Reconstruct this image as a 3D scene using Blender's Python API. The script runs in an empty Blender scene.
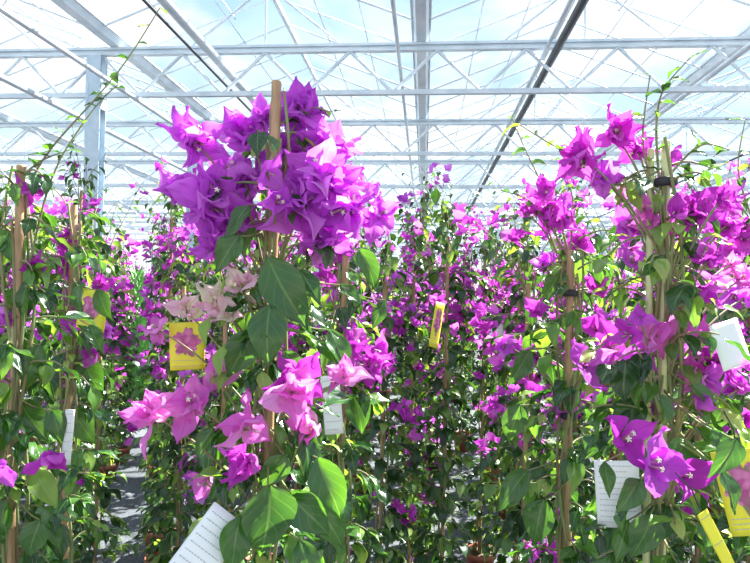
import bpy, math
import numpy as np
from mathutils import Vector, Matrix
scene=bpy.context.scene
try:
    scene.view_settings.view_transform='Standard'
    scene.view_settings.look='None'
    scene.view_settings.exposure=0.5
except Exception as e: print(e)
COL=scene.collection
rng=np.random.default_rng(7)
EYE=1.5; F=583.0
# ---------------------------------------------------------------- camera
cd=bpy.data.cameras.new("camera"); cam=bpy.data.objects.new("camera",cd); COL.objects.link(cam)
cd.lens=28.0; cd.sensor_width=36; cd.clip_start=0.02; cd.clip_end=400
CM=Matrix.Translation((0,0,EYE))@Matrix.Rotation(math.radians(90+0.9),4,'X')@Matrix.Rotation(math.radians(1.1),4,'Z')
cam.matrix_world=CM; scene.camera=cam
def P(px,py,d):
    v=CM@Vector(((px-375)/F*d,-(py-281.5)/F*d,-d)); return np.array(v)
# ---------------------------------------------------------------- materials
def mat(name):
    m=bpy.data.materials.new(name); m.use_nodes=True; nt=m.node_tree; nt.nodes.clear()
    out=nt.nodes.new('ShaderNodeOutputMaterial'); return m,nt,out
def ramp(nt,stops,fac=None):
    r=nt.nodes.new('ShaderNodeValToRGB'); e=r.color_ramp.elements
    while len(e)<len(stops): e.new(0.5)
    for i,(p,c) in enumerate(stops): e[i].position=p; e[i].color=(*c,1)
    if fac is not None: nt.links.new(fac,r.inputs[0])
    return r
def math_n(nt,op,a,b=None,c=None):
    n=nt.nodes.new('ShaderNodeMath'); n.operation=op
    for i,v in enumerate((a,b,c)):
        if v is None: continue
        if isinstance(v,(int,float)): n.inputs[i].default_value=v
        else: nt.links.new(v,n.inputs[i])
    return n.outputs[0]
def mix(nt,fac,a,b,typ='MIX'):
    n=nt.nodes.new('ShaderNodeMix'); n.data_type='RGBA'; n.blend_type=typ
    for k,v in ((0,fac),(6,a),(7,b)):
        if isinstance(v,(int,float)): n.inputs[k].default_value=v
        elif isinstance(v,tuple): n.inputs[k].default_value=(*v,1)
        else: nt.links.new(v,n.inputs[k])
    return n.outputs[2]
def petal_mat(name,stops,vein_col,vein_amt,rough,transl,tcol=None,nv=9,spec=0.5,base_col=None):
    m,nt,out=mat(name)
    g=nt.nodes.new('ShaderNodeNewGeometry'); uv=nt.nodes.new('ShaderNodeUVMap')
    sep=nt.nodes.new('ShaderNodeSeparateXYZ'); nt.links.new(uv.outputs[0],sep.inputs[0])
    U,V=sep.outputs[0],sep.outputs[1]
    nz=nt.nodes.new('ShaderNodeTexNoise'); nz.inputs['Scale'].default_value=9
    tc=nt.nodes.new('ShaderNodeTexCoord'); nt.links.new(tc.outputs['Object'],nz.inputs['Vector'])
    f=math_n(nt,'MULTIPLY_ADD',nz.outputs[0],0.5,math_n(nt,'MULTIPLY_ADD',g.outputs['Random Per Island'],0.8,-0.15))
    c=ramp(nt,stops,f).outputs[0]
    du=math_n(nt,'ABSOLUTE',math_n(nt,'SUBTRACT',U,0.5))
    mid=math_n(nt,'LESS_THAN',du,0.03)
    w=math_n(nt,'SINE',math_n(nt,'MULTIPLY',math_n(nt,'SUBTRACT',V,math_n(nt,'MULTIPLY',du,0.75)),nv*6.283))
    side=math_n(nt,'MULTIPLY',math_n(nt,'GREATER_THAN',w,0.93),0.45)
    vein=math_n(nt,'MULTIPLY',math_n(nt,'MAXIMUM',mid,side),vein_amt)
    c=mix(nt,vein,c,vein_col)
    if base_col is not None:
        c=mix(nt,ramp(nt,[(0.0,(0.7,)*3),(0.4,(0,0,0))],V).outputs[0],c,base_col)
    b=nt.nodes.new('ShaderNodeBsdfPrincipled'); nt.links.new(c,b.inputs['Base Color'])
    b.inputs['Roughness'].default_value=rough; b.inputs['Specular IOR Level'].default_value=spec
    bp=nt.nodes.new('ShaderNodeBump'); bp.inputs['Strength'].default_value=0.3; bp.inputs['Distance'].default_value=0.0015
    nt.links.new(vein,bp.inputs['Height']); nt.links.new(bp.outputs[0],b.inputs['Normal'])
    t=nt.nodes.new('ShaderNodeBsdfTranslucent')
    tc2=mix(nt,1.0,c,tcol,'MULTIPLY') if tcol else c
    nt.links.new(tc2,t.inputs['Color'])
    ms=nt.nodes.new('ShaderNodeMixShader'); ms.inputs[0].default_value=transl
    nt.links.new(b.outputs[0],ms.inputs[1]); nt.links.new(t.outputs[0],ms.inputs[2]); nt.links.new(ms.outputs[0],out.inputs[0])
    return m
M_LEAF=petal_mat('leaf_green',[(0.0,(0.010,0.036,0.012)),(0.45,(0.026,0.09,0.024)),(0.8,(0.09,0.21,0.042)),(1.0,(0.33,0.47,0.10))],(0.22,0.38,0.14),0.3,0.24,0.38,(2.9,2.7,0.8),5,0.8)
M_LEAFB=petal_mat('leaf_green_mid',[(0.0,(0.010,0.034,0.012)),(0.42,(0.024,0.075,0.022)),(0.75,(0.09,0.19,0.04)),(1.0,(0.32,0.44,0.12))],(0.2,0.32,0.12),0.15,0.30,0.36,(2.8,2.6,0.8),5,0.65)
M_YOUNG=petal_mat('leaf_young',[(0.0,(0.14,0.30,0.05)),(0.6,(0.26,0.42,0.09)),(1.0,(0.45,0.50,0.18))],(0.4,0.55,0.25),0.3,0.35,0.42,(1.4,1.3,0.8),5)
M_VIOLET=petal_mat('bract_violet',[(0.0,(0.54,0.07,0.63)),(0.5,(0.70,0.17,0.78)),(1.0,(0.88,0.42,0.89))],(0.48,0.05,0.54),0.3,0.6,0.58,(1.2,1.05,1.15),5,0.25)
M_MAG=petal_mat('bract_magenta',[(0.0,(0.44,0.03,0.44)),(0.5,(0.62,0.085,0.61)),(1.0,(0.84,0.26,0.79))],(0.40,0.03,0.42),0.3,0.6,0.5,(1.3,1.0,1.25),5,0.25)
M_PINK=petal_mat('bract_pink',[(0.0,(0.70,0.12,0.60)),(0.5,(0.82,0.26,0.72)),(1.0,(0.90,0.50,0.80))],(0.68,0.08,0.54),0.5,0.6,0.5,(1.15,1.0,1.12),5,0.25,(0.85,0.66,0.70))
M_PALE=petal_mat('bract_pale',[(0.0,(0.80,0.38,0.66)),(0.5,(0.80,0.66,0.64)),(1.0,(0.62,0.78,0.38))],(0.8,0.22,0.5),0.5,0.6,0.45,(1.2,1.1,1.0),5,0.25,(0.55,0.72,0.32))
def simple(name,c,rough=0.5,metal=0,c2=None,scale=20,spec=0.5,stretch=None):
    m,nt,out=mat(name); b=nt.nodes.new('ShaderNodeBsdfPrincipled'); b.inputs['Roughness'].default_value=rough
    b.inputs['Metallic'].default_value=metal; b.inputs['Specular IOR Level'].default_value=spec
    nz=nt.nodes.new('ShaderNodeTexNoise'); nz.inputs['Scale'].default_value=scale; nz.inputs['Detail'].default_value=4
    tc=nt.nodes.new('ShaderNodeTexCoord')
    if stretch:
        mp=nt.nodes.new('ShaderNodeMapping'); mp.inputs['Scale'].default_value=stretch
        nt.links.new(tc.outputs['Object'],mp.inputs[0]); nt.links.new(mp.outputs[0],nz.inputs['Vector'])
    else: nt.links.new(tc.outputs['Object'],nz.inputs['Vector'])
    c2=c2 or tuple(x*0.85 for x in c)
    nt.links.new(ramp(nt,[(0.35,c),(0.65,c2)],nz.outputs[0]).outputs[0],b.inputs['Base Color'])
    nt.links.new(b.outputs[0],out.inputs[0]); return m
M_STEM=simple('stem_green',(0.22,0.30,0.11),0.6,c2=(0.26,0.18,0.10),scale=15)
M_BAMBOO=simple('bamboo',(0.54,0.35,0.19),0.5,c2=(0.34,0.21,0.11),scale=30,stretch=(6,6,0.6))
M_BAMBOO2=simple('bamboo_pale',(0.70,0.68,0.40),0.5,c2=(0.50,0.56,0.26),scale=30,stretch=(6,6,0.6))
M_POT=simple('pot_terracotta',(0.40,0.12,0.07),0.5,c2=(0.30,0.09,0.055))
M_SOIL=simple('soil',(0.06,0.04,0.025),0.9,c2=(0.14,0.10,0.06),scale=60)
M_STEEL=simple('white_steel',(0.66,0.72,0.77),0.4,0.0,c2=(0.52,0.60,0.66),scale=4)
M_GALV=simple('galvanised_steel',(0.50,0.59,0.67),0.4,0.2,c2=(0.38,0.48,0.57),scale=6)
M_DARK=simple('dark_rail',(0.05,0.06,0.07),0.5)
M_TIE=simple('black_tie',(0.03,0.03,0.035),0.5)
M_WHITE=simple('white_card',(0.86,0.88,0.88),0.5,c2=(0.82,0.84,0.84))
M_YELLOW=simple('yellow_card',(0.88,0.82,0.05),0.45,c2=(0.82,0.76,0.04))
M_PRINT=simple('grey_print',(0.5,0.52,0.53),0.6)
def pict_mat():
    m,nt,out=mat('flower_picture'); b=nt.nodes.new('ShaderNodeBsdfPrincipled'); b.inputs['Roughness'].default_value=0.4
    tc=nt.nodes.new('ShaderNodeTexCoord'); vo=nt.nodes.new('ShaderNodeTexVoronoi'); vo.inputs['Scale'].default_value=130; nt.links.new(tc.outputs['Object'],vo.inputs['Vector'])
    s=nt.nodes.new('ShaderNodeSeparateColor'); nt.links.new(vo.outputs['Color'],s.inputs[0])
    c=ramp(nt,[(0.0,(0.65,0.10,0.38)),(0.45,(0.80,0.28,0.52)),(0.7,(0.45,0.05,0.25)),(0.95,(0.20,0.30,0.08))],s.outputs[0]).outputs[0]
    c=mix(nt,ramp(nt,[(0.0,(0,0,0)),(0.9,(0.6,)*3)],vo.outputs['Distance']).outputs[0],c,(0.3,0.03,0.15))
    nt.links.new(c,b.inputs['Base Color']); nt.links.new(b.outputs[0],out.inputs[0]); return m
M_PICT=pict_mat()
M_CREAM=simple('cream_flower',(0.95,0.94,0.74),0.5,c2=(0.92,0.92,0.62))
M_TUBE=simple('flower_tube',(0.60,0.20,0.50),0.5,c2=(0.55,0.5,0.3))
M_CONIF=simple('conifer_green',(0.16,0.42,0.12),0.6,c2=(0.28,0.55,0.18),scale=30)
def floor_mat():
    m,nt,out=mat('floor_fabric'); b=nt.nodes.new('ShaderNodeBsdfPrincipled'); b.inputs['Roughness'].default_value=0.85
    tc=nt.nodes.new('ShaderNodeTexCoord'); n1=nt.nodes.new('ShaderNodeTexNoise'); n1.inputs['Scale'].default_value=1.5; n1.inputs['Detail'].default_value=8
    nt.links.new(tc.outputs['Object'],n1.inputs['Vector'])
    n2=nt.nodes.new('ShaderNodeTexNoise'); n2.inputs['Scale'].default_value=60; nt.links.new(tc.outputs['Object'],n2.inputs['Vector'])
    c=ramp(nt,[(0.35,(0.05,0.06,0.075)),(0.65,(0.11,0.125,0.145))],n1.outputs[0]).outputs[0]
    c=mix(nt,0.25,c,ramp(nt,[(0.4,(0.03,0.03,0.03)),(0.6,(0.22,0.22,0.22))],n2.outputs[0]).outputs[0])
    nt.links.new(c,b.inputs['Base Color']); nt.links.new(b.outputs[0],out.inputs[0]); return m
def glass_mat():
    m,nt,out=mat('roof_glass')
    tr=nt.nodes.new('ShaderNodeBsdfTransparent'); tr.inputs[0].default_value=(0.97,0.99,1.0,1)
    tl=nt.nodes.new('ShaderNodeBsdfTranslucent'); tl.inputs[0].default_value=(0.95,0.98,1,1)
    tc=nt.nodes.new('ShaderNodeTexCoord'); n1=nt.nodes.new('ShaderNodeTexNoise'); n1.inputs['Scale'].default_value=0.6; n1.inputs['Detail'].default_value=6
    nt.links.new(tc.outputs['Object'],n1.inputs['Vector'])
    f=ramp(nt,[(0.4,(0.0,)*3),(0.75,(0.07,)*3)],n1.outputs[0]).outputs[0]
    ms=nt.nodes.new('ShaderNodeMixShader'); nt.links.new(f,ms.inputs[0]); nt.links.new(tr.outputs[0],ms.inputs[1]); nt.links.new(tl.outputs[0],ms.inputs[2])
    nt.links.new(ms.outputs[0],out.inputs[0]); return m
M_FLOOR=floor_mat(); M_GLASS=glass_mat()
# ---------------------------------------------------------------- mesh batches
class Batch:
    def __init__(s): s.v=[]; s.f=[]; s.uv=[]; s.n=0
    def add(s,v,f,uv=None):
        v=np.asarray(v,float); f=np.asarray(f,int)
        s.v.append(v); s.f.append(f+s.n); s.n+=len(v)
        s.uv.append(uv if uv is not None else np.zeros((len(v),2)))
    def empty(s): return s.n==0
    def make(s,name,material,parent=None,smooth=True,offset=None):
        v=np.vstack(s.v); uv=np.vstack(s.uv)
        if offset is not None: v=v-np.asarray(offset)
        faces=[]
        for f in s.f: faces+=f.tolist()
        me=bpy.data.meshes.new(name); me.from_pydata(v.tolist(),[],faces)
        ul=me.uv_layers.new(name='UVMap'); idx=np.zeros(len(me.loops),int); me.loops.foreach_get('vertex_index',idx)
        ul.data.foreach_set('uv',uv[idx].ravel())
        if smooth: me.polygons.foreach_set('use_smooth',[True]*len(me.polygons))
        me.materials.append(material); me.update()
        o=bpy.data.objects.new(name,me); COL.objects.link(o)
        if parent is not None: o.parent=parent
        return o
def template(nl,nw,width,p,q,curl,fold,wave,seed,tipdroop=0):
    r=np.random.default_rng(seed); ph=r.uniform(0,6.28,4)
    v=[];uv=[];f=[]
    for i in range(nl+1):
        t=i/nl; tt=min(max(t,0.012),0.994)
        w=width*0.5*(math.sin(math.pi*tt**p))**q
        if t>0.8: w*= 1-0.25*math.sin((t-0.8)/0.2*math.pi)
        for j in range(nw+1):
            u=j/nw*2-1
            z=-curl*t*t+fold*abs(u)*w+wave*abs(u)*math.sin(9*t+ph[0]+(ph[1] if u>0 else 0))*0.12
            z+=wave*0.05*math.sin(5*u+ph[2]+4*t)
            x=u*w+0.04*wave*math.sin(5*t+ph[3])
            v.append((x,t*(1-0.12*curl*t),z)); uv.append((j/nw,t))
    for i in range(nl):
        for j in range(nw):
            a=i*(nw+1)+j; f.append((a,a+1,a+nw+2,a+nw+1))
    return np.array(v),np.array(f),np.array(uv)
LEAF_HI=[template(10,6,0.50+0.06*k,0.72,0.97,0.08+0.14*k,[0.12,0.3,0.5,0.25][k],0.45,k) for k in range(4)]
LEAF_LO=[template(4,2,0.52+0.06*k,0.72,1.0,0.2+0.15*k,0.4,0.3,k) for k in range(3)]
BR_HI=[template(8,6,0.72+0.04*k,0.69,1.03,[-0.2,0.05,0.3,-0.05][k],0.25,0.95,10+k) for k in range(4)]
BR_LO=[template(3,2,0.8,0.68,0.95,[-0.2,0.2,0.1][k],0.25,0.8,10+k) for k in range(3)]
def nrmz(a):
    a=np.asarray(a,float); return a/(np.linalg.norm(a)+1e-9)
def put(b,T,pos,d,n,s,sw=1.0):
    y=nrmz(d); z=np.asarray(n,float)-np.dot(n,y)*y
    if np.linalg.norm(z)<1e-4: z=np.cross(y,[0.3,0.9,0.1])
    z=nrmz(z); x=np.cross(y,z)
    v,f,uv=T; R=np.stack([x*s*sw,y*s,z*s]); b.add(v@R+np.asarray(pos),f,uv)
def tube(b,pts,r0,r1=None,sides=6):
    pts=[np.asarray(p,float) for p in pts]; n=len(pts); r1=r0 if r1 is None else r1
    V=[];Fc=[]
    up=np.array([0.13,0.21,0.97])
    for i,p in enumerate(pts):
        t=nrmz(pts[min(i+1,n-1)]-pts[max(i-1,0)])
        rr=r0[i] if isinstance(r0,(list,tuple)) else r0+(r1-r0)*i/max(1,n-1)
        ref=up if abs(np.dot(t,up))<0.9 else np.array([1.0,0.05,0])
        a=nrmz(np.cross(t,ref)); c=np.cross(t,a)
        for k in range(sides):
            an=2*math.pi*k/sides; V.append(p+rr*(a*math.cos(an)+c*math.sin(an)))
    for i in range(n-1):
        for k in range(sides):
            k2=(k+1)%sides; Fc.append((i*sides+k,i*sides+k2,(i+1)*sides+k2,(i+1)*sides+k))
    b.add(V,Fc)
def bez(a,c,d,n=7):
    a,c,d=map(np.asarray,(a,c,d)); return [(1-t)**2*a+2*t*(1-t)*c+t*t*d for t in np.linspace(0,1,n)]
def box(b,lo,hi,R=None,T=None):
    x0,y0,z0=lo;x1,y1,z1=hi
    v=np.array([(x0,y0,z0),(x1,y0,z0),(x1,y1,z0),(x0,y1,z0),(x0,y0,z1),(x1,y0,z1),(x1,y1,z1),(x0,y1,z1)],float)
    if R is not None: v=v@np.asarray(R).T
    if T is not None: v=v+np.asarray(T)
    b.add(v,[(0,3,2,1),(4,5,6,7),(0,1,5,4),(1,2,6,5),(2,3,7,6),(3,0,4,7)])
def lathe(b,prof,seg=24,c=(0,0,0)):
    V=[];Fc=[]
    for (r,z) in prof:
        for k in range(seg):
            a=2*math.pi*k/seg; V.append((c[0]+r*math.cos(a),c[1]+r*math.sin(a),c[2]+z))
    for i in range(len(prof)-1):
        for k in range(seg):
            k2=(k+1)%seg; Fc.append((i*seg+k,i*seg+k2,(i+1)*seg+k2,(i+1)*seg+k))
    b.add(V,Fc)
def rdir(r): return nrmz(r.normal(size=3))
def triad(bb,fb,cl,pos,axis,s,r,T,k=3,flower=True,opened=False):
    a=nrmz(axis); p1=nrmz(np.cross(a,[0.31,0.2,0.93])); p2=np.cross(a,p1)
    ph=r.uniform(0,6.28)
    for i in range(k):
        an=ph+i*2*math.pi/k+r.uniform(-.25,.25); per=p1*math.cos(an)+p2*math.sin(an)
        op=r.uniform(0.7,1.25) if opened else r.uniform(0.45,1.2); d=a*math.cos(op)+per*math.sin(op); n=a*math.sin(op)-per*math.cos(op)
        put(bb,T[r.integers(len(T))],pos,d,n,s*r.uniform(.8,1.18),r.uniform(.85,1.1))
    if flower and fb is not None:
        nf=2 if opened else r.integers(1,4)
        for i in range(nf):
            an=i*2.1+ph+0.5; sp_=0.3
            d=nrmz(a+sp_*(p1*math.cos(an)+p2*math.sin(an))); L=s*0.42
            tube(fb,[pos,pos+d*L*0.5,pos+d*L],s*0.03,s*0.035,6)
            if cl is not None and (opened or r.random()<0.28):
                e=pos+d*L; q1=nrmz(np.cross(d,[.2,.5,.8])); q2=np.cross(d,q1); R=s*0.09
                V=[e+d*0.001]
                for m in range(20):
                    am=m*math.pi/10; rr=R*(0.62+0.38*math.cos(5*am)); V.append(e+d*(0.0015 if m%2 else 0.0)+rr*(q1*math.cos(am)+q2*math.sin(am)))
                cb=Batch(); cb.add(V,[(0,m+1,(m+1)%20+1) for m in range(0,20)]); cl.append(cb)
def bamboo(b,x,y,z0,z1,r=0.0065,tilt=(0,0)):
    zs=[z0];rs=[r]
    z=z0+0.08
    while z<z1-0.03:
        zs+=[z-0.008,z,z+0.004,z+0.012]; rs+=[r,r*1.22,r*1.15,r*0.98]; z+=0.16
    zs+=[z1-0.002,z1,z1]; rs+=[r,r*0.9,0.0005]
    tube(b,[(x+tilt[0]*(q-z0),y+tilt[1]*(q-z0),q) for q in zs],rs,None,10)
def pot(parent,seed=0,r=0.085,h=0.15):
    b=Batch(); lathe(b,[(0.001,0.002),(r*0.72,0.0),(r*0.92,h*0.8),(r*1.03,h*0.8),(r*1.05,h),(r*0.97,h),(r*0.92,h*0.85)],28); b.make('pot',M_POT,parent)
    b=Batch(); lathe(b,[(r*0.93,h*0.87),(r*0.5,h*0.89),(0.001,h*0.9)],20); b.make('soil',M_SOIL,parent)
def empty(name,loc,label,cat,group=None):
    e=bpy.data.objects.new(name,None); e.empty_display_size=0.1; e.location=loc; COL.objects.link(e)
    e['label']=label; e['category']=cat
    if group: e['group']=group
    return e
# ---------------------------------------------------------------- greenhouse (axis yawed)
YAW=math.radians(4.9); cY,sY=math.cos(YAW),math.sin(YAW)
RGM=Matrix(((cY,sY,0,0),(-sY,cY,0,0),(0,0,1,0),(0,0,0,1)))
def ghobj(o,cat=None,label=None,kind=None,group=None):
    o.matrix_world=RGM@o.matrix_world
    if cat:o['category']=cat
    if label:o['label']=label
    if kind:o['kind']=kind
    if group:o['group']=group
XL,XR,Y0,Y1=-16.1,15.9,-3.0,47.0
b=Batch(); box(b,(XL,Y0,-0.1),(XR,Y1,0.0)); fl=b.make('floor',M_FLOOR,smooth=False); ghobj(fl,kind='structure')
ZB,ZT,ZR=EYE+2.5,EYE+3.06,EYE+3.95
GUT=[-16.1+4*k for k in range(9)]
trY=[7.3+3.27*k for k in range(-3,13)]
XA,XB=XL+0.15,XR-0.15
def truss_parts():
    b1=Batch(); box(b1,(XA,-0.04,ZT-0.04),(XB,0.04,ZT-0.005)); box(b1,(XA,-0.04,ZT+0.03),(XB,0.04,ZT+0.062)); box(b1,(XA,-0.008,ZT-0.01),(XB,0.008,ZT+0.04))
    b2=Batch(); box(b2,(XA,-0.03,ZB-0.03),(XB,0.03,ZB+0.03))
    b3=Batch(); x=XA+0.1; k=0
    while x<XB-0.55:
        a=(x,0,ZB if k%2==0 else ZT-.03); c=(x+0.55,0,ZT-.03 if k%2==0 else ZB); tube(b3,[a,c],0.022,None,6); x+=0.55; k+=1
    for g in GUT[:-1]:
        tube(b3,[(g+1,0,ZT+.04),(g+2,0,ZR-.04),(g+3,0,ZT+.04)],0.018,None,6)
        tube(b3,[(g+2,0,ZT+.04),(g+2,0,ZR-.04)],0.014,None,6)
    return b1,b2,b3
b1,b2,b3=truss_parts()
proto=None
for i,y in enumerate(trY):
    e=bpy.data.objects.new('roof_truss',None); COL.objects.link(e)
    e.matrix_world=RGM@Matrix.Translation((0,y,0))
    e['label']='white steel lattice truss spanning the greenhouse under the glass'; e['category']='roof truss'; e['group']='greenhouse roof trusses'
    if proto is None:
        proto=[b1.make('top_chord',M_STEEL,e,False),b2.make('bottom_chord',M_STEEL,e,False),b3.make('bracing',M_STEEL,e)]
    else:
        for p in proto:
            q=p.copy(); COL.objects.link(q); q.parent=e
# columns
cb=Batch(); H=ZT-0.05
for s in (-1,1): box(cb,(-0.10,s*0.07-0.006,0.02),(0.10,s*0.07+0.006,H))
box(cb,(-0.006,-0.065,0.02),(0.006,0.065,H)); box(cb,(-0.14,-0.14,0.0),(0.14,0.14,0.02))
box(cb,(-0.10,-0.08,H-0.7),(-0.06,0.08,H)); box(cb,(0.06,-0.08,H-0.7),(0.10,0.08,H))
cbm=None; colxy=[]
for y in trY[1:]:
    for x in (-4.36,7.9):
        if cbm is None: o=cb.make('support_column',M_GALV,None,False); cbm=o.data
        else: o=bpy.data.objects.new('support_column',cbm); COL.objects.link(o)
        o.matrix_world=Matrix.Translation((x,y,0)); ghobj(o,'column','galvanised steel column carrying the roof truss',None,'greenhouse columns')
        colxy.append((o.matrix_world.translation.x,o.matrix_world.translation.y))
# gutters, ridges
for gx in GUT:
    b=Batch()
    prof=[(-0.10,0.10),(-0.06,0.0),(0.06,0.0),(0.10,0.10)]
    for k in range(3):
        (xa,za),(xb,zb)=prof[k],prof[k+1]
        b.add([(gx+xa,Y0,ZT+0.065+za),(gx+xb,Y0,ZT+0.065+zb),(gx+xb,Y1,ZT+0.065+zb),(gx+xa,Y1,ZT+0.065+za)],[(0,1,2,3)])
    box(b,(gx-0.12,Y0,ZT+0.155),(gx-0.10,Y1,ZT+0.18)); box(b,(gx+0.10,Y0,ZT+0.155),(gx+0.12,Y1,ZT+0.18))
    o=b.make('roof_gutter',M_STEEL,None,False); ghobj(o,'gutter','white aluminium roof gutter running along the greenhouse',None,'roof gutters')
RID=[g+2 for g in GUT[:-1]]
for rx in RID:
    b=Batch(); box(b,(rx-0.025,Y0,ZR-0.05),(rx+0.025,Y1,ZR+0.02)); o=b.make('roof_ridge',M_STEEL,None,False)
    ghobj(o,'ridge beam','aluminium ridge beam along the glass roof',None,'roof ridges')
gp=0
for gi,gx in enumerate(GUT[:-1]):
    for (xa,xb,za,zb) in ((gx+0.1,gx+2,ZT+0.16,ZR),(gx+2,gx+3.9,ZR,ZT+0.16)):
        b=Batch(); b.add([(xa,Y0,za),(xb,Y0,zb),(xb,Y1,zb),(xa,Y1,za)],[(0,1,2,3)])
        gp+=1; o=b.make('window_%d'%gp,M_GLASS,None,False); ghobj(o,kind='structure')
        b=Batch(); y=Y0
        while y<Y1:
            tube(b,[(xa,y,za-0.015),(xb,y,zb-0.015)],0.018,None,4); y+=0.82
        for q in (.33,.66):
            xm=xa+(xb-xa)*q; zm=za+(zb-za)*q
            tube(b,[(xm,Y0,zm-0.03),(xm,Y1,zm-0.03)],0.010,None,4)
        o=b.make('trim_%d'%gp,M_STEEL,None,False); ghobj(o,kind='structure')
        if (gi%2==0)==(xa>gx+1):
            y=Y0+1.6; k=0
            while y<Y1-3:
                e=bpy.data.objects.new('roof_vent',None); COL.objects.link(e); e.matrix_world=RGM
                e['label']='open glazed ventilation sash propped on struts in the roof'; e['category']='roof vent'; e['group']='roof vents'
                xr=gx+2; sgn=1 if xa>gx+1 else -1; xo=xr+sgn*0.95; zo=ZR+0.28
                f=Batch()
                for (A,B_) in (((xr,y,ZR+.05),(xo,y,zo)),((xr,y+2.4,ZR+.05),(xo,y+2.4,zo)),((xo,y,zo),(xo,y+2.4,zo)),((xr,y+1.2,ZR+.05),(xo,y+1.2,zo))): tube(f,[A,B_],0.022,None,4)
                f.make('sash_frame',M_STEEL,e,False)
                for yy in (y+.4,y+2.0):
                    f=Batch(); tube(f,[(xo,yy,zo),(xr+sgn*0.35,yy,ZR-.55)],0.012,None,6)
                    f.make('strut',M_STEEL,e)
                y+=6.54
def wall(name,a,c):
    b=Batch(); b.add([(a[0],a[1],0),(c[0],c[1],0),(c[0],c[1],ZT),(a[0],a[1],ZT)],[(0,1,2,3)]); o=b.make(name,M_GLASS,None,False); ghobj(o,kind='structure')
    b=Batch(); L=math.hypot(c[0]-a[0],c[1]-a[1]); n=int(L/1.3)
    for i in range(n+1):
        t=i/n; x=a[0]+(c[0]-a[0])*t; y=a[1]+(c[1]-a[1])*t; tube(b,[(x,y,0),(x,y,ZT)],0.03,None,4)
    for z in (0.5,1.7,2.9): tube(b,[(a[0],a[1],z),(c[0],c[1],z)],0.03,None,4)
    global gp; gp+=1; o=b.make('trim_%d'%gp,M_STEEL,None,False); ghobj(o,kind='structure')
wall('wall_back',(XL,Y1),(XR,Y1)); wall('wall_left',(XL,Y0),(XL,Y1)); wall('wall_right',(XR,Y0),(XR,Y1))
def longpipe(name,x,z,r,m,label,cat,sides=8):
    b=Batch(); tube(b,[(x,Y0,z),(x,Y1-0.4,z)],r,None,sides); o=b.make(name,m); ghobj(o,cat,label)
longpipe('irrigation_pipe',-2.72,ZT-0.12,0.06,M_STEEL,'thick white pipe running under the roof along the greenhouse','pipe')
longpipe('dark_rail',-2.95,ZT-0.1,0.022,M_DARK,'thin dark rail running beside the white pipe','rail',4)
longpipe('dark_rail',1.52,ZT-0.14,0.05,M_DARK,'thick dark rail below the glass roof','rail',4)
longpipe('heating_pipe',1.40,ZT-0.12,0.022,M_STEEL,'slim white pipe beside the dark rail','pipe')
longpipe('heating_pipe',-5.0,ZB-0.08,0.04,M_STEEL,'white heating pipe hung beneath the trusses','pipe')
longpipe('heating_pipe',-3.8,ZB-0.06,0.03,M_STEEL,'slim white pipe hung beneath the trusses','pipe')
longpipe('heating_pipe',3.3,ZB+0.1,0.03,M_STEEL,'slim white pipe hung beneath the trusses','pipe')
longpipe('dark_rail',5.4,ZB-0.05,0.02,M_DARK,'thin dark cable rail under the trusses','rail',4)
longpipe('heating_pipe',-0.38,ZT-0.1,0.025,M_STEEL,'slim white pipe beside the gutter','pipe')
# ---------------------------------------------------------------- plant generator
def shoot_path(p0,d0,L,r,droop=0.3,n=6):
    d=nrmz(d0); pts=[np.array(p0)]
    for i in range(n):
        d=nrmz(d+np.array([r.normal()*.12,r.normal()*.12,-droop/n*1.2+r.normal()*.06])); pts.append(pts[-1]+d*L/n)
    return pts
def leaf_on(fb,T,p,r,ax,size,down=0.5):
    out=np.array([p[0]-ax[0],p[1]-ax[1],0])
    if np.linalg.norm(out)<0.01: out=np.array([r.normal(),r.normal(),0])
    out=nrmz(out); a=r.uniform(-1.1,1.1); out=np.array([out[0]*math.cos(a)-out[1]*math.sin(a),out[0]*math.sin(a)+out[1]*math.cos(a),0])
    dn=r.normal(down,0.45); d=nrmz(out+np.array([0,0,-dn])); n=nrmz(np.array([0,0,1.0])+out*max(dn,0)*0.9+0.45*rdir(r))
    put(fb,T[r.integers(len(T))],p+d*0.008,d,n,size*r.uniform(.5,1.2),r.uniform(.8,1.15))
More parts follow.
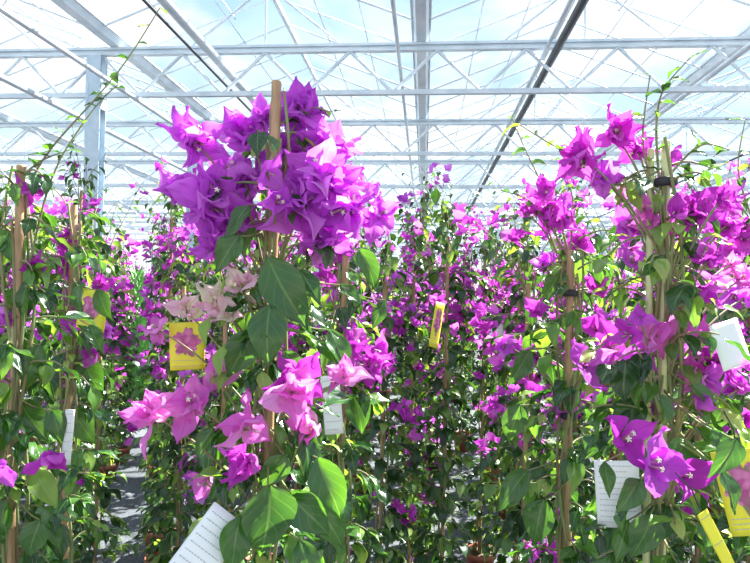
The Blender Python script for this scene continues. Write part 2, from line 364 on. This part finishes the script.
def gen_plant(parent,seed,H,R,nsh,leaf,flz,bsize,bmat,z0=0.16,topshoots=3,per=6):
    r=np.random.default_rng(seed); st=Batch(); fo=Batch(); bl=Batch()
    TL=LEAF_LO; TB=BR_LO
    for k in range(3):
        ph=r.uniform(0,6.28); pts=[]
        for z in np.linspace(z0-0.03,H,12):
            an=ph+z*5; rr=0.012+0.012*math.sin(z*7+k)
            pts.append((rr*math.cos(an),rr*math.sin(an),z))
        tube(st,pts,0.0045,0.002,4)
    for i in range(nsh):
        z=z0+(H-z0)*((i+r.random())/nsh)
        top=i>=nsh-topshoots
        an=i*2.4+r.uniform(-.4,.4); out=np.array([math.cos(an),math.sin(an),0])
        up=r.uniform(0.2,1.2); L=R*r.uniform(.5,1.2)
        if top: up=r.uniform(2.0,5); L=R*r.uniform(1.4,3.4)
        pts=shoot_path(np.array([0,0,z])+out*0.01,out+np.array([0,0,up]),L,r,0.2 if top else 0.9)
        tube(st,pts,0.0022,0.001,3)
        n=per
        for q in range(n):
            t=(q+0.6+r.random()*.4)/n*(len(pts)-1); j=min(int(t),len(pts)-2); p=pts[j]+(pts[j+1]-pts[j])*(t-j)
            leaf_on(fo,TL,p,r,(0,0),leaf*(0.6 if (top and q>n//2) else 1),0.5)
        zz=pts[-1][2]/H
        if r.random()<flz(zz)*(.8 if top else 1):
            c=pts[-1]; m=r.integers(2,6) if top else r.integers(4,9)
            for q in range(m):
                o2=rdir(r)*bsize*0.95; ax=nrmz(o2+out*0.02+np.array([0,-0.01,0.02])); triad(bl,None,None,c+o2,ax,bsize,r,TB)
    sb=Batch(); bamboo(sb,0,0,0.05,H*.97,.0065); sb.make('bamboo_stake',M_BAMBOO,parent)
    st.make('stem',M_STEM,parent); fo.make('foliage',M_LEAFB,parent)
    if not bl.empty(): bl.make('blossoms',bmat,parent)
    pot(parent)
def tie(parent,z,r=0.009):
    b=Batch(); lathe(b,[(r,z-0.006),(r*1.35,z-0.004),(r*1.35,z+0.004),(r,z+0.006)],14); b.make('tie',M_TIE,parent)
PROT=[]
specs=[(101,1.76,0.098,88,M_MAG,0.26),(102,1.88,0.09,92,M_MAG,0.32),(103,1.68,0.10,84,M_VIOLET,0.22),(104,1.82,0.088,90,M_MAG,0.28),(105,1.74,0.105,86,M_VIOLET,0.28),(106,1.93,0.092,94,M_MAG,0.26)]
for (sd,H,R,ns,bm,fp) in specs:
    e=empty('potted_bougainvillea',(0,0,0),'bougainvillea climbing a bamboo stake in a terracotta pot, magenta bracts','potted plant','background bougainvilleas')
    gen_plant(e,sd,H,R,ns,0.054,lambda z,fp=fp:fp*(0.05 if z<0.5 else 1.9 if z>0.78 else .36),0.033,bm,per=8,topshoots=8)
    PROT.append(e)
used=[0]*len(PROT)
def place_copy(k,x,y,rot,sc,label=None):
    src=PROT[k]
    if used[k]==0: e=src; used[k]=1
    else:
        e=src.copy(); COL.objects.link(e)
        for c in list(src.children):
            q=c.copy(); COL.objects.link(q); q.parent=e
    e.location=(x,y,0); e.rotation_euler=(0,0,rot); e.scale=(1,1,sc)
    if label: e['label']=label
    return e
pos=[]
CON=P(137,290,6.2)
def ok(x,y,md):
    return all((x-a)**2+(y-c)**2>md*md for a,c in pos) and all((x-a)**2+(y-c)**2>.2 for a,c in colxy) and (x-CON[0])**2+(y-CON[1])**2>.2
mids=[(102,2.1,220),(184,2.2,250),(226,1.8,250),(385,1.9,238),(414,2.45,215),(447,2.0,192),(519,2.3,208),(528,1.5,228),(622,1.55,225),(484,3.1,225),(350,2.6,240),(300,2.3,245),(700,1.6,212),(750,2.1,220),(20,1.8,225),(-12,2.5,220),(655,2.4,225),(578,2.9,228),(430,2.95,225),(125,5.0,262),(165,3.3,245)]
kk=0
for (px,d,ty) in mids:
    w=P(px,290,d); ztop=P(px,ty,d)[2]; k=kk%6; kk+=1
    place_copy(k,w[0],w[1],rng.uniform(0,6.28),ztop/(specs[k][1]*1.06)); pos.append((w[0],w[1]))
cnt=0
y=2.95
while y<17:
    sp=0.5 if y<6 else 0.78 if y<11 else 1.2
    x=-0.70*y-0.4
    while x<0.70*y+0.4:
        X=x+rng.uniform(-.1,.1); Y=y+rng.uniform(-.12,.12); px=375+F*X/Y
        clear=(114<px<158 and Y<4.9) or (466<px<503 and Y<3.8)
        if not clear and ok(X,Y,0.38):
            k=int(rng.integers(6)); place_copy(k,X,Y,rng.uniform(0,6.28),rng.uniform(.9,1.12)); pos.append((X,Y)); cnt+=1
        x+=sp
    y+=sp
print('bg plants',cnt)
# ---------------------------------------------------------------- foreground plants
def rel(px,py,d,base): return P(px,py,d)-base
def custom_plant(name_label,base_px,d,top_py,seed,clusters,leaves,fill,bam=None,extra_shoots=(),stake_r=0.0068,double=False,ties=()):
    w=P(base_px,290,d); base=np.array([w[0],w[1],0.0]); r=np.random.default_rng(seed)
    e=empty('potted_bougainvillea',tuple(base),name_label,'potted plant','foreground bougainvilleas')
    pot(e); sb=Batch(); zt=P(base_px,top_py,d)[2]
    bamboo(sb,0,0,0.05,zt,stake_r); sb.make('bamboo_stake',bam or M_BAMBOO,e)
    if double:
        sb=Batch(); bamboo(sb,-0.017,0.004,0.05,zt-0.01,stake_r*.8); sb.make('bamboo_stake',bam or M_BAMBOO,e)
    for tpy in ties: tie(e,P(base_px,tpy,d)[2],0.0105)
    st=Batch(); fo=Batch(); fy=Batch()
    top=min(zt,1.75)
    for k in range(5):
        ph=r.uniform(0,6.28); pts=[]
        for z in np.linspace(0.12,top-0.02*k,36):
            an=ph+z*(7 if k%2 else -8); rr=0.014+0.008*math.sin(z*9+k); pts.append((rr*math.cos(an),rr*math.sin(an),z))
        tube(st,pts,0.004,0.002,6)
    for C in clusters:
        (px,py,rad,n,m,do,bs)=C[:7]; opened=len(C)>7
        c=rel(px,py,d+do,base); bb=Batch(); tb=Batch(); cr=[]
        a=np.array([0,0,c[2]-0.10-0.05*r.random()]); mid=(a+c)/2+np.array([0,0,0.03])
        tube(st,bez(a,mid,c,7),0.002,0.0012,6)
        R=rad/F*d
        for q in range(n):
            v=rdir(r)*np.array([1,0.7,1])*R*r.uniform(.4,1.0)
            if opened: v=R*np.array([math.cos(q*2.2+1),-.2,math.sin(q*2.2+1)])*.8
            p=c+v
            ax=nrmz(v+np.array([0,-0.5*R,0.1*R])+0.3*R*rdir(r))
            if opened: ax=nrmz(v*.5/R+np.array([0.1,-1.0,0.15])+.4*rdir(r))
            p0=p-ax*bs*0.3
            triad(bb,tb,cr,p0,ax,bs,r,BR_HI,opened=opened)
            tube(st,bez(c-np.array([0,0,R*0.7]),(c+p0)/2,p0,4),0.0011,0.0009,4)
        o=bb.make('flower_cluster',m,e)
        if not tb.empty(): tb.make('flower_tube',M_TUBE,o)
        for s_ in cr: s_.make('flower',M_CREAM,o)
    for L in leaves:
        bx,by,tx,ty,do,ws=L[:6]; m=L[6] if len(L)>6 else M_LEAF
        a=rel(bx,by,d+do,base); t=rel(tx,ty,d+do-0.02,base); s=np.linalg.norm(t-a)
        lb=Batch(); nrm=np.array([r.uniform(-.6,.6),-1.0,r.uniform(.4,1.0)])
        put(lb,LEAF_HI[r.integers(4)],a,t-a,nrm,s*1.04,ws*1.08); lb.make('leaf',m,e)
        tube(st,bez(np.array([0,0,a[2]+0.02]),(a*np.array([.5,.5,1])),a,5),0.0014,0.001,5)
    for (py0,py1,n,Rp,ls,per) in fill:
        n=int(n*1.35)
        for i in range(n):
            z=P(base_px,py0+(py1-py0)*(i+r.random())/n,d)[2]
            an=i*2.4+r.uniform(-.5,.5); out=np.array([math.cos(an),math.sin(an),0])
            pts=shoot_path(out*0.012+np.array([0,0,z]),out+np.array([0,0,r.uniform(.1,.9)]),Rp/F*d*r.uniform(.5,1.15),r,0.9)
            tube(st,pts,0.002,0.001,5)
            yg=r.random()<.25
            for q in range(per):
                t=(q+.5+r.random()*.5)/per*(len(pts)-1); j=min(int(t),len(pts)-2); p=pts[j]+(pts[j+1]-pts[j])*(t-j)
                yy=yg and q>=per//2
                leaf_on(fy if yy else fo,LEAF_HI,p,r,(0,0),ls*(.7 if yy else .98),0.4 if yy else 0.7)
    for pl,ls in extra_shoots:
        pp=[rel(a,b_,d+c,base) for a,b_,c in pl]
        dense=[]
        for i in range(len(pp)-1):
            for t in np.linspace(0,1,7)[:-1]: dense.append(pp[i]*(1-t)+pp[i+1]*t)
        dense.append(pp[-1])
        for it in range(6):
            dense=[dense[0]]+[(dense[i-1]+dense[i]*2+dense[i+1])/4 for i in range(1,len(dense)-1)]+[dense[-1]]
        tube(st,dense,0.0018,0.0008,5)
        for i in range(2,len(dense),2):
            dd=rdir(r); dd[2]=abs(dd[2])*0.3; put(fo,LEAF_HI[r.integers(4)],dense[i],dd,np.array([0,-.5,1])+0.4*rdir(r),ls*r.uniform(.6,1.1))
    st.make('stem',M_STEM,e); fo.make('foliage',M_LEAF,e)
    if not fy.empty(): fy.make('young_foliage',M_YOUNG,e)
    return e
V,Mg,Pk,Pl=M_VIOLET,M_MAG,M_PINK,M_PALE
heroC=[(190,138,12,5,V,-.02,.044),(174,194,12,4,V,0,.042),(208,196,18,6,V,-.03,.047),(246,136,14,5,V,.04,.042),(241,176,20,7,V,.03,.046),
 (300,112,14,6,V,.03,.042),(328,144,14,5,V,.03,.042),(292,156,20,7,V,.04,.046),(322,180,20,7,V,-.02,.048),(350,206,16,5,V,-.03,.046),(378,215,9,3,V,-.01,.038),(352,184,8,2,V,.02,.038),
 (300,206,20,7,V,-.02,.048),(330,238,12,4,V,-.01,.042),(226,226,14,5,V,-.02,.042),(262,118,8,3,V,.03,.036),(210,250,8,3,V,-.01,.034),(268,172,5,1,V,-.05,.038),(276,200,5,1,V,-.05,.038),(250,212,10,2,Mg,.02,.038),
 (158,418,12,3,Pk,-.06,.040),(190,402,12,3,Pk,-.06,.040),(216,376,6,1,Pk,-.04,.034),(244,424,8,2,Pk,-.1,.044),(252,462,12,3,Mg,-.08,.038),
 (300,378,13,3,Mg,-.08,.042),(292,392,8,2,Pk,-.1,.040),(316,422,10,2,Pk,-.06,.036),(345,376,8,2,Pk,-.02,.032),(242,288,9,3,Pl,-.05,.034),(212,300,9,3,Pl,-.03,.030),(158,330,6,2,Pk,0,.028),(205,482,6,1,Pk,-.02,.032),(230,315,5,2,Pl,-.05,.028),(186,312,5,2,Pl,-.01,.026)]
heroL=[(270,305,266,366,-.08,1.0),(268,258,306,328,-.06,.85),(240,236,214,268,-.05,.9),(300,270,322,300,-.03,.8),(318,458,342,522,-.07,.8),(268,486,272,562,-.12,1.05),(240,516,232,575,-.12,1.0),
 (290,492,328,538,-.09,.9),(214,428,192,456,-.06,.7),(300,430,322,468,-.05,.8),(250,330,232,378,-.05,.9),(225,345,214,374,-.06,.7,M_YOUNG),(262,372,268,398,-.08,.8,M_YOUNG),(330,330,352,372,0,.8),
 (285,455,262,490,-.06,.9),(230,470,208,500,-.04,.9),(315,500,345,548,0,.9),(210,318,200,342,-.05,.7,M_YOUNG),(300,540,318,590,-.06,1.0),(285,352,300,380,-.05,.8),(340,285,362,300,0,.8),(232,275,222,292,-.04,.7,M_YOUNG),(250,205,225,235,-.04,.8),(268,165,262,195,.02,.7)]
custom_plant('tall bougainvillea on a bamboo stake with a large violet flower head',272,.74,80,11,heroC,heroL,
  [(250,380,10,48,.042,5),(380,620,18,52,.050,5),(620,1300,18,60,.06,5),(120,250,7,45,.036,3)],stake_r=.0064,extra_shoots=[([(272,330,-.01),(245,300,-.04),(235,262,-.04)],.024),([(272,130,.01),(310,105,.02),(330,112,.02)],.02)])
custom_plant('bougainvillea with small magenta clusters behind the tallest plant',345,1.15,255,12,
 [(352,345,12,3,Mg,-.05,.045),(370,362,14,4,Mg,-.05,.045),(382,352,10,2,V,0,.04),(355,378,10,2,V,0,.04),(320,270,14,3,Mg,0,.045),(335,248,8,2,Mg,0,.036)],
 [(360,250,378,285,-.04,.8),(352,395,368,432,-.04,.9),(385,300,372,330,0,.8)],
 [(250,330,8,26,.045,4),(330,620,22,34,.052,6),(620,950,12,40,.055,5)],ties=(330,),extra_shoots=[([(345,260,0),(330,232,0),(318,210,.02)],.03)])
custom_plant('bougainvillea tied to a brown bamboo stake, purple bracts with cream flowers',570,1.0,250,13,
 [(536,208,14,4,Mg,0,.038),(560,218,13,4,Mg,0,.038),(578,240,10,3,Mg,.03,.034),(548,192,10,3,Mg,0,.032),(586,366,5,1,V,-.22,.052,1),(612,350,5,1,Mg,-.2,.050,1),(596,330,8,2,Mg,-.12,.036),(512,238,6,2,Mg,0,.028),(525,212,6,2,Mg,0,.028),(505,345,7,3,V,0,.028),(545,262,6,2,V,0,.028),(596,290,8,3,Mg,0,.03),(540,312,7,2,Mg,0,.028),(552,410,6,2,V,0,.026)],
 [(528,470,498,510,-.05,.9),(545,500,530,545,-.05,1.0),(560,270,548,300,0,.8),(530,350,512,385,-.03,.8),(598,255,606,290,0,.8),(520,405,505,440,0,.9)],
 [(235,320,10,38,.038,4),(320,560,24,42,.045,6),(560,1100,20,50,.055,5)],ties=(293,415),
 extra_shoots=[([(560,250,0),(545,190,0),(525,150,0),(512,118,.0)],.030),([(570,250,0),(575,200,0),(560,160,0)],.028),([(570,260,0),(535,200,0),(500,190,0)],.028)])
rr_=np.random.default_rng(44)
smalls=[(rr_.uniform(615,745),rr_.uniform(190,410),6,int(rr_.integers(1,4)),[Mg,V,Mg,Pk][rr_.integers(4)],rr_.uniform(-.06,.08),rr_.uniform(.024,.033)) for _ in range(34)]
custom_plant('bougainvillea on twin pale bamboo canes with bright purple flowers',664,.74,140,14,
 [(584,160,12,5,Mg,0,.040),(614,134,10,4,Mg,.02,.036),(602,178,10,3,V,.02,.036),(637,150,8,3,Mg,.05,.032),(672,158,5,1,Mg,.08,.03),(690,218,13,4,Mg,0,.038),(636,225,12,4,V,.05,.036),
  (655,335,10,2,Pk,-.02,.038),(690,325,8,2,Pk,0,.036),(720,362,10,3,Mg,-.02,.038),(628,440,2,1,Mg,-.15,.042,1),(655,466,3,1,V,-.16,.044,1),(684,474,3,1,Mg,-.15,.040,1)]+smalls,
 [(680,480,704,515,-.06,.9),(660,395,672,425,-.05,.9),(630,180,640,212,0,.7,M_YOUNG),(680,280,700,298,-.03,.9),(690,440,668,465,-.03,1.0),(640,400,615,428,0,.9),(650,515,640,560,-.06,1.0),(700,520,716,555,-.04,.9),(610,490,594,518,0,.9),(665,255,642,273,-.03,.7),(692,385,718,408,-.04,.9),(628,520,616,565,-.05,1.0),(640,480,622,510,-.14,.9),(604,462,612,495,-.12,.8),(712,430,735,455,-.14,.9),(640,445,650,480,-.1,.8),(722,470,742,512,-.17,.9),(735,440,722,474,-.17,.8)],
 [(160,320,15,52,.036,5),(320,600,28,58,.045,5),(600,1300,18,70,.06,5)],bam=M_BAMBOO2,double=True,ties=(182,),stake_r=.0055,
 extra_shoots=[([(660,190,0),(655,130,0),(660,90,0),(690,58,0)],.026),([(640,220,0),(600,170,.02),(560,150,.02),(520,125,.02)],.026),([(665,180,0),(700,140,0),(730,150,0)],.026),([(655,200,0),(640,140,0),(650,75,0)],.026)])
custom_plant('bougainvillea with pink-violet bracts and broad green leaves',772,1.02,170,15,
 [(735,290,12,3,V,0,.04),(745,240,12,4,Mg,0,.038),(725,225,10,3,Mg,0,.036),(748,165,8,2,Mg,0,.032),(745,420,10,3,Mg,0,.038),(720,255,8,3,Mg,0,.034),(735,200,8,2,V,0,.034)],
 [(728,400,712,430,0,.9),(740,470,735,520,0,1.0),(730,310,705,335,0,.9)],
 [(180,330,12,46,.042,4),(330,600,18,50,.05,6),(600,1100,14,50,.055,5)],extra_shoots=[([(752,220,0),(735,170,0),(745,120,0)],.03)])
custom_plant('bougainvillea on a bamboo cane with sparse magenta flowers',18,.85,165,16,
 [(25,188,8,2,Mg,0,.034),(50,455,8,2,Mg,-.1,.034),(3,468,8,1,V,-.1,.034),(10,385,8,1,Pk,0,.034),(38,262,6,2,Mg,0,.03),(6,318,6,2,V,0,.03)],
 [(30,280,8,330,0,.8),(40,345,22,390,0,.9),(20,400,45,440,0,.9),(40,520,22,560,-.05,1.0),(8,500,-8,545,-.04,1.0),(52,410,60,440,0,.8),(5,230,20,262,0,.8),(35,470,55,505,-.02,.9,M_YOUNG)],
 [(170,320,13,36,.038,4),(320,620,26,44,.046,6),(620,1200,18,52,.058,5)],
 extra_shoots=[([(20,200,0),(48,150,0),(95,100,0),(128,60,0),(160,8,0)],.026),([(18,180,0),(40,160,0),(70,150,.02)],.03),([(22,300,0),(50,170,0),(100,100,.04),(118,85,0)],.022)])
custom_plant('slender bougainvillea on a bamboo cane with scattered purple bracts',72,1.15,205,17,
 [(68,238,10,3,Mg,0,.034),(60,265,8,3,Mg,0,.032),(82,302,8,3,V,0,.032),(95,352,8,3,Mg,0,.032),(48,292,7,2,Mg,0,.032),(102,285,8,3,Mg,0,.030),(40,330,7,2,V,0,.032),(72,330,6,2,Mg,-.04,.028),(108,330,6,2,V,0,.028)],
 [(82,360,98,395,0,.9),(70,410,92,440,0,.9),(98,290,104,318,-.12,.8),(80,286,76,314,-.12,.8),(90,325,102,350,-.12,.8)],
 [(210,330,14,36,.042,5),(330,640,26,34,.046,6),(640,1000,14,38,.055,5)],
 extra_shoots=[([(75,220,0),(62,195,0),(40,178,0)],.03)])
# ---------------------------------------------------------------- tags
def tag(px,py,d,w,h,m,label,rot=0,yaw=0,tilt=0,picture=False,lines=6,seed=0,group=None,bow=.03):
    c=P(px,py,d); e=empty('plant_tag',tuple(c),label,'plant tag',group)
    e.rotation_euler=(math.radians(tilt),math.radians(rot),math.radians(yaw))
    b=Batch(); nx,nz_=6,8
    V_=[];F_=[]
    for s_ in (-.0004,.0004):
        for i in range(nz_+1):
            for j in range(nx+1):
                x=-w/2+w*j/nx; z=-h/2+h*i/nz_; V_.append((x,s_+bow*w*((2*x/w)**2),z))
    N=(nx+1)*(nz_+1)
    for i in range(nz_):
        for j in range(nx):
            a=i*(nx+1)+j; F_.append((a,a+1,a+nx+2,a+nx+1)); F_.append((N+a,N+a+nx+1,N+a+nx+2,N+a+1))
    for j in range(nx):
        F_.append((j,N+j,N+j+1,j+1)); t=nz_*(nx+1)+j; F_.append((t,t+1,N+t+1,N+t))
    for i in range(nz_):
        a=i*(nx+1); F_.append((a,a+nx+1,N+a+nx+1,N+a)); a+=nx; F_.append((a,N+a,N+a+nx+1,a+nx+1))
    b.add(V_,F_); b.make('card',m,e,True)
    yb=lambda x:bow*w*((2*x/w)**2)
    r=np.random.default_rng(seed)
    if picture:
        b=Batch(); V_=[(0,-0.0012,h*0.08)]; n=40
        for k in range(n):
            a=2*math.pi*k/n; rr=1+0.16*math.sin(5*a+seed)+0.10*math.sin(11*a+2*seed)+.06*math.sin(17*a)
            x=w*.36*rr*math.cos(a); V_.append((x,yb(x)-0.0012,h*0.08+h*.28*rr*math.sin(a)))
        b.add(V_,[(0,k+1,(k+1)%n+1) for k in range(n)]); b.make('picture',M_PICT,e,False)
    if lines:
        b=Batch(); z0=h*0.42 if not picture else -h*0.3; z1=-h*0.42
        for i in range(lines):
            z=z0+(z1-z0)*i/max(1,lines-1); x=-w*.42
            end=w*.42*r.uniform(.3,1)
            while x<end:
                ww=w*r.uniform(.03,.08); y_=yb(x+ww/2); box(b,(x,y_-0.0008,z-h*.005),(min(x+ww,w*.43),y_-0.0005,z+h*.005)); x+=ww+w*.02
        b.make('printed_text',M_PRINT,e,False)
    b=Batch(); tube(b,[(0,0.002,h/2-0.004),(0.004,0.006,h/2+0.02),(0.0,0.012,h/2+0.04)],0.0008,None,5); b.make('string',M_TIE,e)
    return e
tag(187,346,.76,.044,.062,M_YELLOW,'yellow plant tag with a pink flower picture',rot=-3,yaw=8,picture=True,lines=2,seed=1)
tag(92,310,1.08,.062,.075,M_YELLOW,'yellow plant tag with small flower picture among leaves',rot=8,yaw=-15,picture=True,lines=2,seed=2)
tag(437,325,1.8,.04,.14,M_YELLOW,'narrow yellow plant tag hanging on a slim plant',rot=12,yaw=40,picture=True,lines=2,seed=3)
tag(747,492,.62,.05,.09,M_YELLOW,'bright yellow plant tag hanging beside purple flowers',rot=-14,yaw=-20,picture=True,lines=3,seed=4)
tag(718,543,.56,.012,.07,M_YELLOW,'folded yellow tag strip below the purple flowers',rot=-30,yaw=10,lines=3,seed=5)
tag(197,562,.6,.046,.11,M_WHITE,'white information tag with small print on the tallest plant',rot=40,yaw=12,tilt=-20,lines=12,seed=6)
tag(618,494,.72,.052,.082,M_WHITE,'white information tag with small print hanging among leaves',rot=-4,yaw=-12,lines=11,seed=7)
tag(68,437,.85,.013,.08,M_WHITE,'narrow white tag strip on a slender plant',rot=3,yaw=10,lines=6,seed=8)
tag(497,330,2.25,.055,.055,M_WHITE,'small white tag hanging on a slim plant',rot=10,yaw=0,lines=4,seed=9)
tag(332,405,1.0,.032,.10,M_WHITE,'white tag partly hidden behind pink bracts',rot=-6,yaw=0,lines=7,seed=10)
tag(730,344,.70,.052,.055,M_WHITE,'blank white card, tilted, among the leaves',rot=-12,yaw=25,tilt=-12,lines=0,seed=11,bow=.0)  # plain white card in one even colour, tilted, without print
e=empty('potted_conifer',(CON[0],CON[1],0),'small feathery green conifer in a pot','potted plant')
b=Batch(); r=np.random.default_rng(3)
for i in range(260):
    z=0.2+1.45*(i/260); R=0.25*(1-(z-0.2)/1.6)+0.03; an=i*2.4; out=np.array([math.cos(an),math.sin(an),0])
    put(b,LEAF_LO[0],out*R*0.2+np.array([0,0,z]),out+np.array([0,0,.9]),out+rdir(r)*.3,R*1.1+.04,.5)
b.make('foliage',M_CONIF,e); b=Batch(); tube(b,[(0,0,.1),(0,0,1.6)],.012,.004,8); b.make('trunk',M_STEM,e); pot(e)
w=P(152,290,5.6); b=Batch(); tube(b,[(w[0],w[1],0),(w[0],w[1],EYE+.42)],.012,None,10); o=b.make('support_pole',M_STEEL); o['label']='thin white upright pole standing in the aisle'; o['category']='pole'
# ---------------------------------------------------------------- light
wd=bpy.data.worlds.new('world'); scene.world=wd; wd.use_nodes=True; nt=wd.node_tree; nt.nodes.clear()
out=nt.nodes.new('ShaderNodeOutputWorld'); bg=nt.nodes.new('ShaderNodeBackground'); tc=nt.nodes.new('ShaderNodeTexCoord'); sp=nt.nodes.new('ShaderNodeSeparateXYZ')
nt.links.new(tc.outputs['Generated'],sp.inputs[0])
sky=ramp(nt,[(0.0,(1,1,1)),(0.2,(0.64,0.82,0.96)),(0.5,(0.42,0.66,0.95))],sp.outputs[2]).outputs[0]
mp=nt.nodes.new('ShaderNodeMapping'); mp.inputs['Scale'].default_value=(1,1,2.5); nt.links.new(tc.outputs['Generated'],mp.inputs[0])
nz=nt.nodes.new('ShaderNodeTexNoise'); nz.inputs['Scale'].default_value=2.6; nz.inputs['Detail'].default_value=7; nt.links.new(mp.outputs[0],nz.inputs['Vector'])
cl=ramp(nt,[(0.48,(0,0,0)),(0.62,(1,1,1))],nz.outputs[0]).outputs[0]
nt.links.new(mix(nt,cl,sky,(1,1,1)),bg.inputs[0]); bg.inputs[1].default_value=0.9; nt.links.new(bg.outputs[0],out.inputs[0])
sd=bpy.data.lights.new('sun','SUN'); sd.energy=17; sd.angle=0.01; sd.color=(1,.97,.9); so=bpy.data.objects.new('sun',sd); COL.objects.link(so)
dirn=Vector((0.58,0.50,0.85)); so.rotation_euler=dirn.to_track_quat('Z','Y').to_euler()
